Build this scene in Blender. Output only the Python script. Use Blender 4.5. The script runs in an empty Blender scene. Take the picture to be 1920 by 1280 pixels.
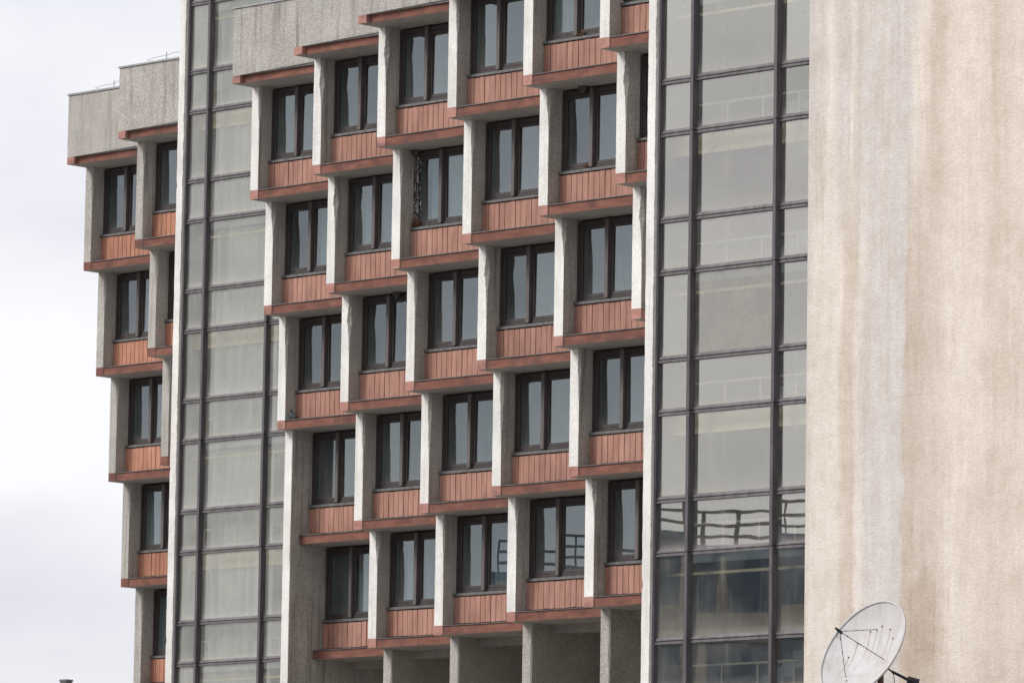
import bpy, bmesh, math, random
from mathutils import Vector, Matrix, noise
random.seed(7)
sc = bpy.context.scene
COL = sc.collection
# ---------------------------------------------------------------- camera
CAM_LOC = Vector((109.319, -104.207, -23.115))
YAW, PITCH, ROLL = math.radians(43.7237), math.radians(7.34845), math.radians(0.89922)
fw = Vector((-math.sin(YAW)*math.cos(PITCH), math.cos(YAW)*math.cos(PITCH), math.sin(PITCH)))
rt0 = Vector((math.cos(YAW), math.sin(YAW), 0)); up0 = rt0.cross(fw)
RT = rt0*math.cos(ROLL) + up0*math.sin(ROLL); UP = -rt0*math.sin(ROLL) + up0*math.cos(ROLL)
cam = bpy.data.cameras.new('camera'); co = bpy.data.objects.new('camera', cam); COL.objects.link(co)
m = Matrix.Identity(4)
for i, v in enumerate((RT, UP, -fw)):
    for j in range(3): m[j][i] = v[j]
m.translation = CAM_LOC
co.matrix_world = m
cam.sensor_width = 36; cam.lens = 203.1; cam.clip_start = 1; cam.clip_end = 4000
sc.camera = co
# ---------------------------------------------------------------- sky and sun
SUN_DIR = Vector((-0.52, -0.74, 0.66)).normalized()          # towards the sun
w = bpy.data.worlds.new('World'); sc.world = w; w.use_nodes = True
nt = w.node_tree; nt.nodes.clear()
out = nt.nodes.new('ShaderNodeOutputWorld'); bg = nt.nodes.new('ShaderNodeBackground')
CLX = 4.9
sky = nt.nodes.new('ShaderNodeTexSky'); sky.sky_type = 'NISHITA'; sky.sun_disc = False
sky.sun_elevation = math.asin(SUN_DIR.z); sky.sun_rotation = math.atan2(SUN_DIR.x, SUN_DIR.y)
sky.air_density = 1.0; sky.dust_density = 3.0
tc = nt.nodes.new('ShaderNodeTexCoord')
mp = nt.nodes.new('ShaderNodeMapping'); mp.inputs['Scale'].default_value = (5, 5, 11); mp.inputs['Location'].default_value = (CLX, 0.0, 0.0)
nz = nt.nodes.new('ShaderNodeTexNoise'); nz.inputs['Scale'].default_value = 1.6; nz.inputs['Detail'].default_value = 5; nz.inputs['Roughness'].default_value = 0.5
cr = nt.nodes.new('ShaderNodeValToRGB')
cr.color_ramp.elements[0].position = 0.34; cr.color_ramp.elements[0].color = (0.68, 0.67, 0.74, 1)
cr.color_ramp.elements[1].position = 0.60; cr.color_ramp.elements[1].color = (0.87, 0.875, 0.90, 1)
sc1 = nt.nodes.new('ShaderNodeVectorMath'); sc1.operation = 'SCALE'; sc1.inputs['Scale'].default_value = 0.09
mx = nt.nodes.new('ShaderNodeMix'); mx.data_type = 'RGBA'; mx.inputs['Factor'].default_value = 0.90   # thin even cloud over the clear sky
L = nt.links.new
L(tc.outputs['Generated'], mp.inputs['Vector']); L(mp.outputs['Vector'], nz.inputs['Vector']); L(nz.outputs['Fac'], cr.inputs['Fac'])
L(sky.outputs['Color'], sc1.inputs[0]); L(sc1.outputs['Vector'], mx.inputs['A']); L(cr.outputs['Color'], mx.inputs['B'])
L(mx.outputs['Result'], bg.inputs['Color']); bg.inputs['Strength'].default_value = 1.0
L(bg.outputs['Background'], out.inputs['Surface'])
sd = bpy.data.lights.new('sun', 'SUN'); sd.energy = 2.8; sd.angle = math.radians(26); sd.color = (1.0, 0.972, 0.935)
so = bpy.data.objects.new('sun', sd); COL.objects.link(so); so.rotation_euler = (-SUN_DIR).to_track_quat('-Z', 'Y').to_euler()
sc.view_settings.view_transform = 'Standard'; sc.view_settings.look = 'None'; sc.view_settings.gamma = 1.0
sc.view_settings.exposure = 0.27
sc.view_settings.use_curve_mapping = False

# ---------------------------------------------------------------- helpers
def lin(c):
    return tuple(((v/255)/12.92 if v/255 <= 0.04045 else ((v/255+0.055)/1.055)**2.4) for v in c)
def tag(o, label=None, cat=None, group=None, kind=None):
    for k, v in (('label', label), ('category', cat), ('group', group), ('kind', kind)):
        if v: o[k] = v
    return o
def wloc(o):
    v = Vector(o.location); p = o.parent
    while p: v += Vector(p.location); p = p.parent
    return v
def link(name, data, parent=None, at=(0, 0, 0)):
    """at: world position; parents only carry translations"""
    o = bpy.data.objects.new(name, data); COL.objects.link(o)
    o.location = Vector(at) - (wloc(parent) if parent else Vector())
    o.parent = parent
    return o
def box(bm, x0, x1, y0, y1, z0, z1, mi=0, skip=()):
    vs = [bm.verts.new(p) for p in ((x0,y0,z0),(x1,y0,z0),(x1,y1,z0),(x0,y1,z0),(x0,y0,z1),(x1,y0,z1),(x1,y1,z1),(x0,y1,z1))]
    r = {}
    for n, f in (('bottom',(3,2,1,0)),('top',(4,5,6,7)),('front',(0,1,5,4)),('right',(1,2,6,5)),('back',(2,3,7,6)),('left',(3,0,4,7))):
        if n in skip: continue
        fc = bm.faces.new([vs[i] for i in f]); fc.material_index = mi; r[n] = fc
    return r
def mesh(name, bm, mats, smooth=False, bevel=0):
    if bevel:
        bmesh.ops.bevel(bm, geom=[e for e in bm.edges], offset=bevel, segments=1, affect='EDGES', clamp_overlap=True)
    me = bpy.data.meshes.new(name); bm.normal_update(); bm.to_mesh(me); bm.free()
    for mt in mats: me.materials.append(mt)
    if smooth:
        for p in me.polygons: p.use_smooth = True
    return me
def tube(bm, pts, r, n=8, mi=0, caps=True):
    pts = [Vector(p) for p in pts]; rings = []
    for i, p in enumerate(pts):
        d = (pts[min(i+1, len(pts)-1)] - pts[max(i-1, 0)]).normalized()
        a = d.cross(Vector((0, 0, 1)))
        if a.length < 1e-3: a = d.cross(Vector((1, 0, 0)))
        a.normalize(); b = d.cross(a)
        rr = r[i] if isinstance(r, (list, tuple)) else r
        rings.append([bm.verts.new(p + (a*math.cos(t)+b*math.sin(t))*rr) for t in [2*math.pi*k/n for k in range(n)]])
    for A, B in zip(rings, rings[1:]):
        for k in range(n):
            f = bm.faces.new((A[k], A[(k+1)%n], B[(k+1)%n], B[k])); f.material_index = mi
    if caps:
        bm.faces.new(rings[0][::-1]).material_index = mi; bm.faces.new(rings[-1]).material_index = mi

# ---------------------------------------------------------------- materials
class NT:
    def __init__(s, name):
        s.m = bpy.data.materials.new(name); s.m.use_nodes = True; s.t = s.m.node_tree; s.t.nodes.clear()
        s.out = s.n('ShaderNodeOutputMaterial'); s.geo = s.n('ShaderNodeNewGeometry')
        s.pos = s.geo.outputs['Position']
    def n(s, t, **k):
        nd = s.t.nodes.new(t)
        for a, b in k.items(): setattr(nd, a, b)
        return nd
    def l(s, a, b): s.t.links.new(a, b)
    def map(s, scale, vec=None, loc=(0, 0, 0)):
        mpn = s.n('ShaderNodeMapping'); mpn.inputs['Scale'].default_value = scale; mpn.inputs['Location'].default_value = loc
        s.l(vec or s.pos, mpn.inputs['Vector']); return mpn.outputs['Vector']
    def noise(s, scale, detail=3, rough=0.55, vec=None, dist=0):
        nn = s.n('ShaderNodeTexNoise'); nn.inputs['Scale'].default_value = scale; nn.inputs['Detail'].default_value = detail
        nn.inputs['Roughness'].default_value = rough; nn.inputs['Distortion'].default_value = dist
        s.l(vec or s.pos, nn.inputs['Vector']); return nn.outputs['Fac']
    def ramp(s, fac, *stops):
        r = s.n('ShaderNodeValToRGB'); e = r.color_ramp.elements
        while len(e) < len(stops): e.new(0.5)
        for el, (p, c) in zip(e, stops): el.position = p; el.color = (*c, 1) if len(c) == 3 else c
        s.l(fac, r.inputs['Fac']); return r.outputs['Color']
    def mix(s, a, b, fac, mode='MIX'):
        x = s.n('ShaderNodeMix'); x.data_type = 'RGBA'; x.blend_type = mode
        for v, k in ((a, 'A'), (b, 'B')):
            if isinstance(v, tuple): x.inputs[k].default_value = (*v, 1)
            else: s.l(v, x.inputs[k])
        if isinstance(fac, (int, float)): x.inputs['Factor'].default_value = fac
        else: s.l(fac, x.inputs['Factor'])
        return x.outputs['Result']
    def math(s, op, a, b=0.0):
        x = s.n('ShaderNodeMath', operation=op)
        for i, v in enumerate((a, b)):
            if isinstance(v, (int, float)): x.inputs[i].default_value = v
            else: s.l(v, x.inputs[i])
        return x.outputs[0]
    def bump(s, h, dist, strength=1.0):
        b = s.n('ShaderNodeBump'); b.inputs['Distance'].default_value = dist; b.inputs['Strength'].default_value = strength
        s.l(h, b.inputs['Height']); return b.outputs['Normal']
    def surf(s, col, rough=0.9, normal=None, spec=0.3, metal=0.0):
        p = s.n('ShaderNodeBsdfPrincipled')
        if isinstance(col, tuple): p.inputs['Base Color'].default_value = (*col, 1)
        else: s.l(col, p.inputs['Base Color'])
        if isinstance(rough, (int, float)): p.inputs['Roughness'].default_value = rough
        else: s.l(rough, p.inputs['Roughness'])
        p.inputs['Specular IOR Level'].default_value = spec; p.inputs['Metallic'].default_value = metal
        if normal: s.l(normal, p.inputs['Normal'])
        s.l(p.outputs[0], s.out.inputs['Surface']); return s.m

def sep(N, vec=None):
    x = N.n('ShaderNodeSeparateXYZ'); N.l(vec or N.pos, x.inputs[0]); return x.outputs

def roughcast(name, base, dark, light, streak=0.35, grain=30, stain=(0.25, 0.22, 0.19), stain_amt=0.5, bump=0.02, chips=False):
    N = NT(name)
    g = N.noise(grain, 2, 0.6); g2 = N.noise(grain*0.45, 2, 0.5)
    c = N.ramp(g, (0.30, dark), (0.50, base), (0.72, light))
    big = N.noise(0.9, 4, 0.6)
    c = N.mix(c, N.ramp(big, (0.3, (0.82, 0.81, 0.80)), (0.7, (1.08, 1.08, 1.07))), 1.0, 'MULTIPLY')
    st = N.noise(1.0, 4, 0.6, N.map((5.5, 5.5, 0.35)))
    c = N.mix(c, stain, N.math('MULTIPLY', N.ramp(st, (0.52, (0, 0, 0)), (0.75, (1, 1, 1))), stain_amt*streak*2))
    if chips:      # small flakes where the paint has come off
        c = N.mix(c, (0.40, 0.37, 0.33), N.ramp(N.noise(4.5, 5, 0.75), (0.66, (0, 0, 0)), (0.70, (0.8, 0.8, 0.8))))
        c = N.mix(c, (0.10, 0.09, 0.085), N.ramp(N.noise(7, 4, 0.7), (0.765, (0, 0, 0)), (0.785, (0.9, 0.9, 0.9))))
    h = N.math('ADD', g, N.math('MULTIPLY', g2, 0.8))
    return N.surf(c, 0.95, N.bump(h, bump, 0.9), 0.15)

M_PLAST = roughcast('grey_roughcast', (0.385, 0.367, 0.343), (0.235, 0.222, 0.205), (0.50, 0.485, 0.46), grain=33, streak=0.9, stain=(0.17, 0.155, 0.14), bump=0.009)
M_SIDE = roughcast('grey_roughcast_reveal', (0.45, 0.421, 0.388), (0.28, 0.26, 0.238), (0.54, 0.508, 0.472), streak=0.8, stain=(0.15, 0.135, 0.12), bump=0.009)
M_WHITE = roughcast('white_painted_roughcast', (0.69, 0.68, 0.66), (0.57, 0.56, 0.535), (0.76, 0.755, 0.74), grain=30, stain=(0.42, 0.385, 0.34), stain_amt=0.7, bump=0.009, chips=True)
M_UNDER = roughcast('bare_cement_render', (0.35, 0.325, 0.295), (0.21, 0.195, 0.175), (0.44, 0.41, 0.375), bump=0.010)
M_SOFF = roughcast('soffit_plaster', (0.41, 0.385, 0.355), (0.30, 0.28, 0.255), (0.48, 0.455, 0.425), grain=18, bump=0.006)

def red_paint(name, a, b, worn):
    N = NT(name)
    st = N.noise(1.0, 4, 0.65, N.map((1.6, 1.6, 5.0)))
    c = N.ramp(st, (0.30, a), (0.68, b))
    fl = N.noise(14, 3, 0.7)
    c = N.mix(c, worn, N.ramp(fl, (0.68, (0, 0, 0)), (0.74, (0.75, 0.75, 0.75))))
    dk = N.noise(2.2, 3, 0.6)
    c = N.mix(c, (0.07, 0.045, 0.042), N.math('MULTIPLY', N.ramp(dk, (0.48, (0, 0, 0)), (0.72, (1, 1, 1))), 0.6))
    return N.surf(c, 0.85, N.bump(N.noise(28, 2), 0.006, 0.8), 0.2)
M_RED = red_paint('red_fascia_paint', (0.125, 0.052, 0.040), (0.225, 0.100, 0.074), (0.45, 0.33, 0.29))
M_REDEND = red_paint('faded_red_paint', (0.30, 0.145, 0.118), (0.42, 0.225, 0.19), (0.58, 0.48, 0.44))

def board_mat(name, c0, c1):
    N = NT(name)
    oi = N.n('ShaderNodeObjectInfo')
    c = N.mix(c0, c1, oi.outputs['Random'])
    v = N.noise(1.0, 4, 0.6, N.map((9, 9, 1.3)))
    c = N.mix(c, N.ramp(v, (0.3, (0.74, 0.71, 0.70)), (0.7, (1.12, 1.15, 1.15))), 1.0, 'MULTIPLY')
    fade = N.noise(0.55, 4, 0.6)
    c = N.mix(c, N.ramp(fade, (0.32, (0.80, 0.80, 0.82)), (0.5, (1, 1, 1)), (0.68, (1.12, 1.16, 1.2))), 1.0, 'MULTIPLY')
    drip = N.noise(1.0, 4, 0.65, N.map((11, 11, 1.0)))
    c = N.mix(c, (0.10, 0.07, 0.06), N.math('MULTIPLY', N.ramp(drip, (0.58, (0, 0, 0)), (0.78, (1, 1, 1))), 0.55))
    sp = N.noise(9, 3, 0.7)
    c = N.mix(c, (0.60, 0.55, 0.50), N.ramp(sp, (0.735, (0, 0, 0)), (0.76, (0.8, 0.8, 0.8))))
    return N.surf(c, 0.7, N.bump(N.noise(1.0, 3, 0.6, N.map((60, 60, 4))), 0.002, 0.5), 0.3)
M_BOARD = board_mat('terracotta_board_paint', (0.325, 0.163, 0.120), (0.368, 0.193, 0.148))
M_BOARD_L = board_mat('orange_board_paint', (0.385, 0.170, 0.108), (0.43, 0.198, 0.130))

def dark_metal(name, c0, c1, rough=0.55, flecks=True):
    N = NT(name)
    c = N.ramp(N.noise(1.0, 4, 0.6, N.map((7, 7, 2.0))), (0.3, c0), (0.7, c1))
    if flecks:
        c = N.mix(c, (0.45, 0.43, 0.41), N.ramp(N.noise(16, 3, 0.75), (0.72, (0, 0, 0)), (0.76, (0.7, 0.7, 0.7))))
    return N.surf(c, rough, N.bump(N.noise(30, 2), 0.002, 0.4), 0.35)
M_FRAME = dark_metal('brown_window_frame', (0.032, 0.025, 0.026), (0.055, 0.044, 0.043))
M_MULL = dark_metal('lit_mullion', (0.075, 0.064, 0.062), (0.12, 0.104, 0.10))  # paler than the frame: light on the mullion's face put into the colour
M_CURT = dark_metal('bronze_curtain_wall_profile', (0.060, 0.053, 0.060), (0.098, 0.087, 0.096))
M_TRANS = dark_metal('weathered_transom', (0.075, 0.067, 0.072), (0.15, 0.138, 0.143))
M_SILL = dark_metal('lead_grey_sill', (0.07, 0.068, 0.07), (0.15, 0.145, 0.145))
M_ZINC = dark_metal('zinc_flashing', (0.20, 0.20, 0.205), (0.33, 0.33, 0.33), 0.5, False)
M_GAP = dark_metal('dark_backing', (0.03, 0.026, 0.025), (0.05, 0.042, 0.04), 0.8, False)

def glass(name, refl, tint, wav=0.0012, dirt=0.03, dcol=(0.5, 0.5, 0.47), blotch=0.0, gcol=(0.93, 0.96, 0.96), grime=0.0):
    N = NT(name)
    oi = N.n('ShaderNodeObjectInfo')
    off = N.n('ShaderNodeVectorMath', operation='SCALE'); cmb = N.n('ShaderNodeCombineXYZ')
    for k in ('X', 'Y', 'Z'): N.l(oi.outputs['Random'], cmb.inputs[k])
    N.l(cmb.outputs[0], off.inputs[0]); off.inputs['Scale'].default_value = 14
    ad = N.n('ShaderNodeVectorMath', operation='ADD'); N.l(N.n('ShaderNodeTexCoord').outputs['Object'], ad.inputs[0]); N.l(off.outputs[0], ad.inputs[1])
    nrm = N.bump(N.noise(0.9, 1.5, 0.4, ad.outputs[0]), wav, 1.0)
    fr = N.n('ShaderNodeLayerWeight')                       # Schlick, the same from both sides of the pane
    fac = N.math('ADD', N.math('MULTIPLY', N.math('POWER', fr.outputs['Facing'], 5.0), 0.96), N.math('ADD', N.math('MULTIPLY', oi.outputs['Random'], refl*0.5), 0.04+refl*0.75))
    tr = N.n('ShaderNodeBsdfTransparent'); tr.inputs['Color'].default_value = (*tint, 1)
    gl = N.n('ShaderNodeBsdfGlossy'); gl.inputs['Roughness'].default_value = 0.0; gl.inputs['Color'].default_value = (*gcol, 1)
    N.l(nrm, gl.inputs['Normal'])
    m1 = N.n('ShaderNodeMixShader'); N.l(fac, m1.inputs[0]); N.l(tr.outputs[0], m1.inputs[1]); N.l(gl.outputs[0], m1.inputs[2])
    # dust film, heavier in runs
    st = N.noise(1.0, 5, 0.65, N.map((7, 7, 0.5), ad.outputs[0]))
    df = N.math('MULTIPLY', N.ramp(st, (0.3, (0.45, 0.45, 0.45)), (0.75, (1.7, 1.7, 1.7))), N.math('MULTIPLY', N.math('ADD', N.math('MULTIPLY', oi.outputs['Random'], 1.4), 0.3), dirt))
    if grime:      # dust settled along the foot of each pane, runs below the head
        gz = sep(N, N.n('ShaderNodeTexCoord').outputs['Generated'])
        foot = N.ramp(N.math('ADD', gz[2], N.math('MULTIPLY', N.math('SUBTRACT', N.noise(2.5, 4, 0.6, ad.outputs[0]), 0.5), 0.12)), (0.0, (1, 1, 1)), (0.10, (0.30, 0.30, 0.30)), (0.28, (0, 0, 0)))
        df = N.math('ADD', df, N.math('MULTIPLY', foot, grime))
        rn = N.ramp(N.noise(1.0, 4, 0.6, N.map((5, 5, 0.35), ad.outputs[0])), (0.56, (0, 0, 0)), (0.68, (1, 1, 1)))
        df = N.math('ADD', df, N.math('MULTIPLY', N.math('MULTIPLY', rn, gz[2]), grime*0.5))
        hz_ = N.ramp(N.noise(0.8, 4, 0.6, ad.outputs[0]), (0.42, (0, 0, 0)), (0.70, (1, 1, 1)))
        df = N.math('ADD', df, N.math('MULTIPLY', hz_, grime*0.35))
    if blotch:
        df = N.math('ADD', df, N.math('MULTIPLY', N.ramp(N.noise(2.2, 6, 0.7, ad.outputs[0]), (0.45, (0, 0, 0)), (0.62, (1, 1, 1))), blotch))
    di = N.n('ShaderNodeBsdfDiffuse'); di.inputs['Color'].default_value = (*dcol, 1)
    m2 = N.n('ShaderNodeMixShader'); N.l(df, m2.inputs[0]); N.l(m1.outputs[0], m2.inputs[1]); N.l(di.outputs[0], m2.inputs[2])
    N.l(m2.outputs[0], N.out.inputs['Surface']); return N.m
M_GLASS = glass('window_glass', 0.095, (0.68, 0.75, 0.79), wav=0.0006, dirt=0.02, grime=0.05, gcol=(0.84, 0.92, 0.95))
M_SGLASS = glass('reflective_stair_glass', 0.225, (0.86, 0.89, 0.89), wav=0.0008, dirt=0.02, dcol=(0.46, 0.44, 0.40), gcol=(0.97, 0.95, 0.90), grime=0.22)
M_LGLASS = glass('hazed_stair_glass', 0.09, (0.88, 0.89, 0.87), dirt=0.10, dcol=(0.50, 0.50, 0.47), gcol=(0.95, 0.95, 0.93), grime=0.30)
M_BGLASS = glass('soiled_stair_glass', 0.15, (0.88, 0.89, 0.87), dirt=0.04, dcol=(0.35, 0.34, 0.31), blotch=0.28, gcol=(0.97, 0.95, 0.90), grime=0.2)

def plain(name, col, rough=0.8, var=0.12, scale=3):
    N = NT(name)
    c = N.mix(col, tuple(v*(1-2*var) for v in col), N.noise(scale, 4, 0.6))
    return N.surf(c, rough)
def cloth(name, col):
    N = NT(name)
    c = N.mix(col, tuple(v*0.6 for v in col), N.noise(1.0, 3, 0.6, N.map((14, 14, 0.4))))
    d = N.n('ShaderNodeBsdfDiffuse'); t = N.n('ShaderNodeBsdfTranslucent'); N.l(c, d.inputs[0]); N.l(c, t.inputs[0])
    mxx = N.n('ShaderNodeMixShader'); mxx.inputs[0].default_value = 0.3; N.l(d.outputs[0], mxx.inputs[1]); N.l(t.outputs[0], mxx.inputs[2])
    N.l(mxx.outputs[0], N.out.inputs['Surface']); return N.m
M_CURTAIN = cloth('blue_grey_net_curtain', (0.15, 0.18, 0.21))
M_CURTAIN_B = cloth('beige_curtain', (0.80, 0.72, 0.60))
M_CURTAIN_N = cloth('grey_green_curtain', (0.42, 0.45, 0.44))
M_CURTAIN_W = cloth('white_curtain', (0.85, 0.85, 0.85))
M_SHEET = cloth('pale_dust_sheet', (0.62, 0.65, 0.62))
M_ROOM = plain('room_wall', (0.20, 0.20, 0.20))
M_CREAM = plain('cream_interior_paint', (0.80, 0.68, 0.44))
M_INT = plain('stairwell_plaster', (0.36, 0.39, 0.42))
M_RAIL = plain('pale_handrail_paint', (0.70, 0.64, 0.48))
M_RUST = plain('rusty_steel', (0.16, 0.085, 0.055), 0.8, 0.25, 9)
M_BLACK = plain('black_steel', (0.035, 0.035, 0.04), 0.5)
M_WIRE = plain('lightning_wire', (0.16, 0.15, 0.15), 0.6)
M_TWIG = plain('twig', (0.20, 0.10, 0.05), 0.9, 0.3, 30)
M_MUD = plain('nest_mud', (0.10, 0.085, 0.07), 0.95, 0.3, 30)
M_DROP = plain('white_dropping', (0.72, 0.71, 0.67), 0.9)
M_ASPH = plain('concrete_paving', (0.27, 0.262, 0.25), 0.9, 0.2, 0.6)
M_ROOF = plain('roof_felt', (0.14, 0.14, 0.14), 0.9, 0.2, 1.0)

def end_wall_mat():
    N = NT('stained_cream_roughcast')
    s = sep(N)
    warp = N.noise(1.0, 4, 0.55, N.map((0.35, 0.35, 0.30)))
    hf = N.noise(1.0, 3, 0.6, N.map((3.0, 3.0, 1.4)))
    x = N.math('ADD', s[0], N.math('MULTIPLY', N.math('SUBTRACT', warp, 0.5), 0.45))
    x = N.math('ADD', x, N.math('MULTIPLY', N.math('SUBTRACT', hf, 0.5), 0.20))
    x = N.math('SUBTRACT', x, N.math('MULTIPLY', N.math('ADD', s[2], 8.0), 0.012))
    fac = N.math('DIVIDE', N.math('SUBTRACT', x, 31.254), 6.1)
    def P(px): return (px-1500)/430
    k = 0.885
    av = lin((221, 212, 203))
    def C(*c):
        t = [v*0.60+a*0.40 for v, a in zip(lin(c), av)]; g_ = sum(t)/3
        return tuple((v*0.84+g_*0.16)*k for v in t)
    A = N.ramp(fac, (P(1512), C(196,188,184)), (P(1538), C(204,197,191)), (P(1550), C(226,216,205)), (P(1566), C(202,195,190)), (P(1588), C(203,196,192)), (P(1594), C(222,214,206)),
               (P(1612), C(205,199,195)), (P(1704), C(200,194,191)), (P(1716), C(226,214,202)), (P(1736), C(222,207,193)), (P(1746), C(202,182,163)), (P(1766), C(208,190,173)), (P(1782), C(226,211,196)),
               (P(1838), C(224,209,195)), (P(1862), C(204,185,166)), (P(1880), C(212,195,178)), (P(1900), C(224,209,194)))
    B = N.ramp(fac, (P(1512), C(194,187,182)), (P(1526), C(222,212,200)), (P(1576), C(229,219,207)), (P(1586), C(206,188,169)), (P(1604), C(202,184,166)), (P(1614), C(226,217,208)),
               (P(1628), C(206,200,197)), (P(1696), C(202,197,195)), (P(1702), C(190,170,151)), (P(1730), C(196,177,159)), (P(1764), C(212,195,179)), (P(1784), C(226,212,198)),
               (P(1840), C(221,206,191)), (P(1870), C(212,195,178)), (P(1915), C(219,203,187)))
    lo = N.math('ADD', s[2], N.math('MULTIPLY', N.math('SUBTRACT', warp, 0.5), 3.0))
    t = N.n('ShaderNodeMapRange'); t.inputs['From Min'].default_value = -6.0; t.inputs['From Max'].default_value = -3.6
    N.l(lo, t.inputs['Value'])
    c = N.mix(B, A, t.outputs[0])
    blot = N.noise(1.1, 6, 0.68)
    c = N.mix(c, N.ramp(blot, (0.3, (0.90, 0.88, 0.86)), (0.55, (1, 1, 1)), (0.75, (1.05, 1.05, 1.05))), 1.0, 'MULTIPLY')
    fs = N.noise(1.0, 5, 0.7, N.map((6, 6, 0.5)))
    c = N.mix(c, N.ramp(fs, (0.3, (0.91, 0.90, 0.885)), (0.65, (1.03, 1.03, 1.03))), 1.0, 'MULTIPLY')
    sm = N.n('ShaderNodeVectorMath', operation='LENGTH'); N.l(N.map((0.85, 0, 0.42), None, (-34.65*0.85, 0, 13.9*0.42)), sm.inputs[0])
    smf = N.math('ADD', sm.outputs['Value'], N.math('MULTIPLY', N.math('SUBTRACT', N.noise(2.5, 5, 0.7), 0.5), 0.9))
    c = N.mix(c, (0.76, 0.71, 0.67), N.math('MULTIPLY', N.ramp(smf, (0.1, (1, 1, 1)), (0.62, (0, 0, 0))), 0.9), 'MULTIPLY')
    mo = N.noise(4.0, 6, 0.72)
    c = N.mix(c, N.ramp(mo, (0.35, (0.955, 0.945, 0.935)), (0.55, (1, 1, 1)), (0.7, (1.03, 1.03, 1.03))), 1.0, 'MULTIPLY')
    run = N.noise(1.0, 5, 0.6, N.map((4.2, 4.2, 0.16)), 0.6)          # narrow rust-beige runs
    c = N.mix(c, (0.87, 0.80, 0.72), N.math('MULTIPLY', N.ramp(run, (0.60, (0, 0, 0)), (0.66, (1, 1, 1)), (0.72, (0.2, 0.2, 0.2))), N.ramp(N.noise(0.35, 4, 0.6), (0.40, (0, 0, 0)), (0.6, (0.8, 0.8, 0.8)))), 'MULTIPLY')
    lift = N.math('PINGPONG', N.math('ADD', s[2], N.math('MULTIPLY', N.math('SUBTRACT', N.noise(1.6, 4, 0.7), 0.5), 0.10)), 1.5)   # day joints of the render coat
    c = N.mix(c, (0.93, 0.91, 0.89), N.math('MULTIPLY', N.ramp(lift, (0.0, (1, 1, 1)), (0.018, (0, 0, 0))), N.ramp(N.noise(0.9, 3, 0.6), (0.45, (0, 0, 0)), (0.6, (1, 1, 1)))), 'MULTIPLY')
    g = N.noise(1.0, 2, 0.6, N.map((20, 20, 34)))
    c = N.mix(c, N.ramp(g, (0.3, (0.89, 0.885, 0.88)), (0.6, (1.03, 1.03, 1.03))), 1.0, 'MULTIPLY')
    return N.surf(c, 0.95, N.bump(N.math('ADD', g, N.math('MULTIPLY', N.noise(8, 3, 0.6), 0.5)), 0.010, 0.9), 0.15)
M_ENDWALL = end_wall_mat()

# ---------------------------------------------------------------- dimensions (metres, measured from the photograph)
E, E0, H = 0.5834, 0.736, 3.0
FINW, FIND = 0.295, 3.4
COLS = {'a1': (-13.571, 6.374), 'a2': (-9.037, 4.203), 'c1': (0, 0), 'c2': (4.335, -1.954), 'c3': (8.764, -4.046), 'c4': (13.194, -6.078), 'c5': (17.722, -8.202), 'c6': (22.393, -10.623)}
BAYW = {'a1': 4.50, 'a2': 4.50, 'c1': 4.30, 'c2': 4.40, 'c3': 4.40, 'c4': 4.50, 'c5': 4.64, 'c6': 4.48}
GROUND = -25.0

# ---------------------------------------------------------------- ground
bm = bmesh.new(); box(bm, -900, 900, -900, 900, -0.5, 0)
g = link('ground', mesh('ground', bm, [M_ASPH]), None, (0, 0, GROUND)); tag(g, kind='structure')

# ---------------------------------------------------------------- shared meshes of the stepped wings
def loft_fin(seed, w, d, z0, z1, redtop, chip=0.12, cstart=1.5, jit=0.006, n=34, mats=None, bites=False):
    """upright wall: front face painted, right front arris broken away towards the top"""
    rnd = random.Random(seed); bm = bmesh.new(); rings = []
    zs = sorted(set([z0 + (z1-z0)*i/n for i in range(n+1)] + ([redtop] if redtop else [])))
    for z in zs:
        t = max(0.0, (z-cstart)/(z1-cstart)) if z1 > cstart else 0
        nv = noise.noise(Vector((seed*7.3, z*2.3, 0))) + 0.6*noise.noise(Vector((seed*2.3, z*9.0, 3)))
        c = max(0.006, chip*min(1, t*1.25)*(1+0.7*nv) + 0.010*rnd.random()) if chip else 0.006
        j = noise.noise(Vector((seed*3.1, z*4.0, 5)))*jit
        if bites: j += 0.055*max(0, noise.noise(Vector((seed*1.7, z*2.6, 9)))-0.42)*3
        rings.append([bm.verts.new(p) for p in ((j, 0, z), (w-c, 0, z), (w, min(c*0.9, 0.09), z), (w, d, z), (0, d, z))])
    for A, B, za in zip(rings, rings[1:], zs):
        for k in range(5):
            f = bm.faces.new((A[k], A[(k+1) % 5], B[(k+1) % 5], B[k]))
            red = redtop and za < redtop-1e-6
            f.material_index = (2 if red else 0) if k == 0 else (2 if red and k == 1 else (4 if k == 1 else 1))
    bm.faces.new(rings[0][::-1]).material_index = 3; bm.faces.new(rings[-1]).material_index = 1
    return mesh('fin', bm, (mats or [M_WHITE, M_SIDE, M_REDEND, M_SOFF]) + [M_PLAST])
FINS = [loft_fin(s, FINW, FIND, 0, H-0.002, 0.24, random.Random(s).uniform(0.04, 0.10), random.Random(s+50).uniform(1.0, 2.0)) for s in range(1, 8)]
FINS_L = [loft_fin(s, FINW, FIND, 0, H-0.002, 0.24, 0.05, 1.6, mats=[M_PLAST, M_SIDE, M_RED, M_SOFF]) for s in range(11, 14)]

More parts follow.
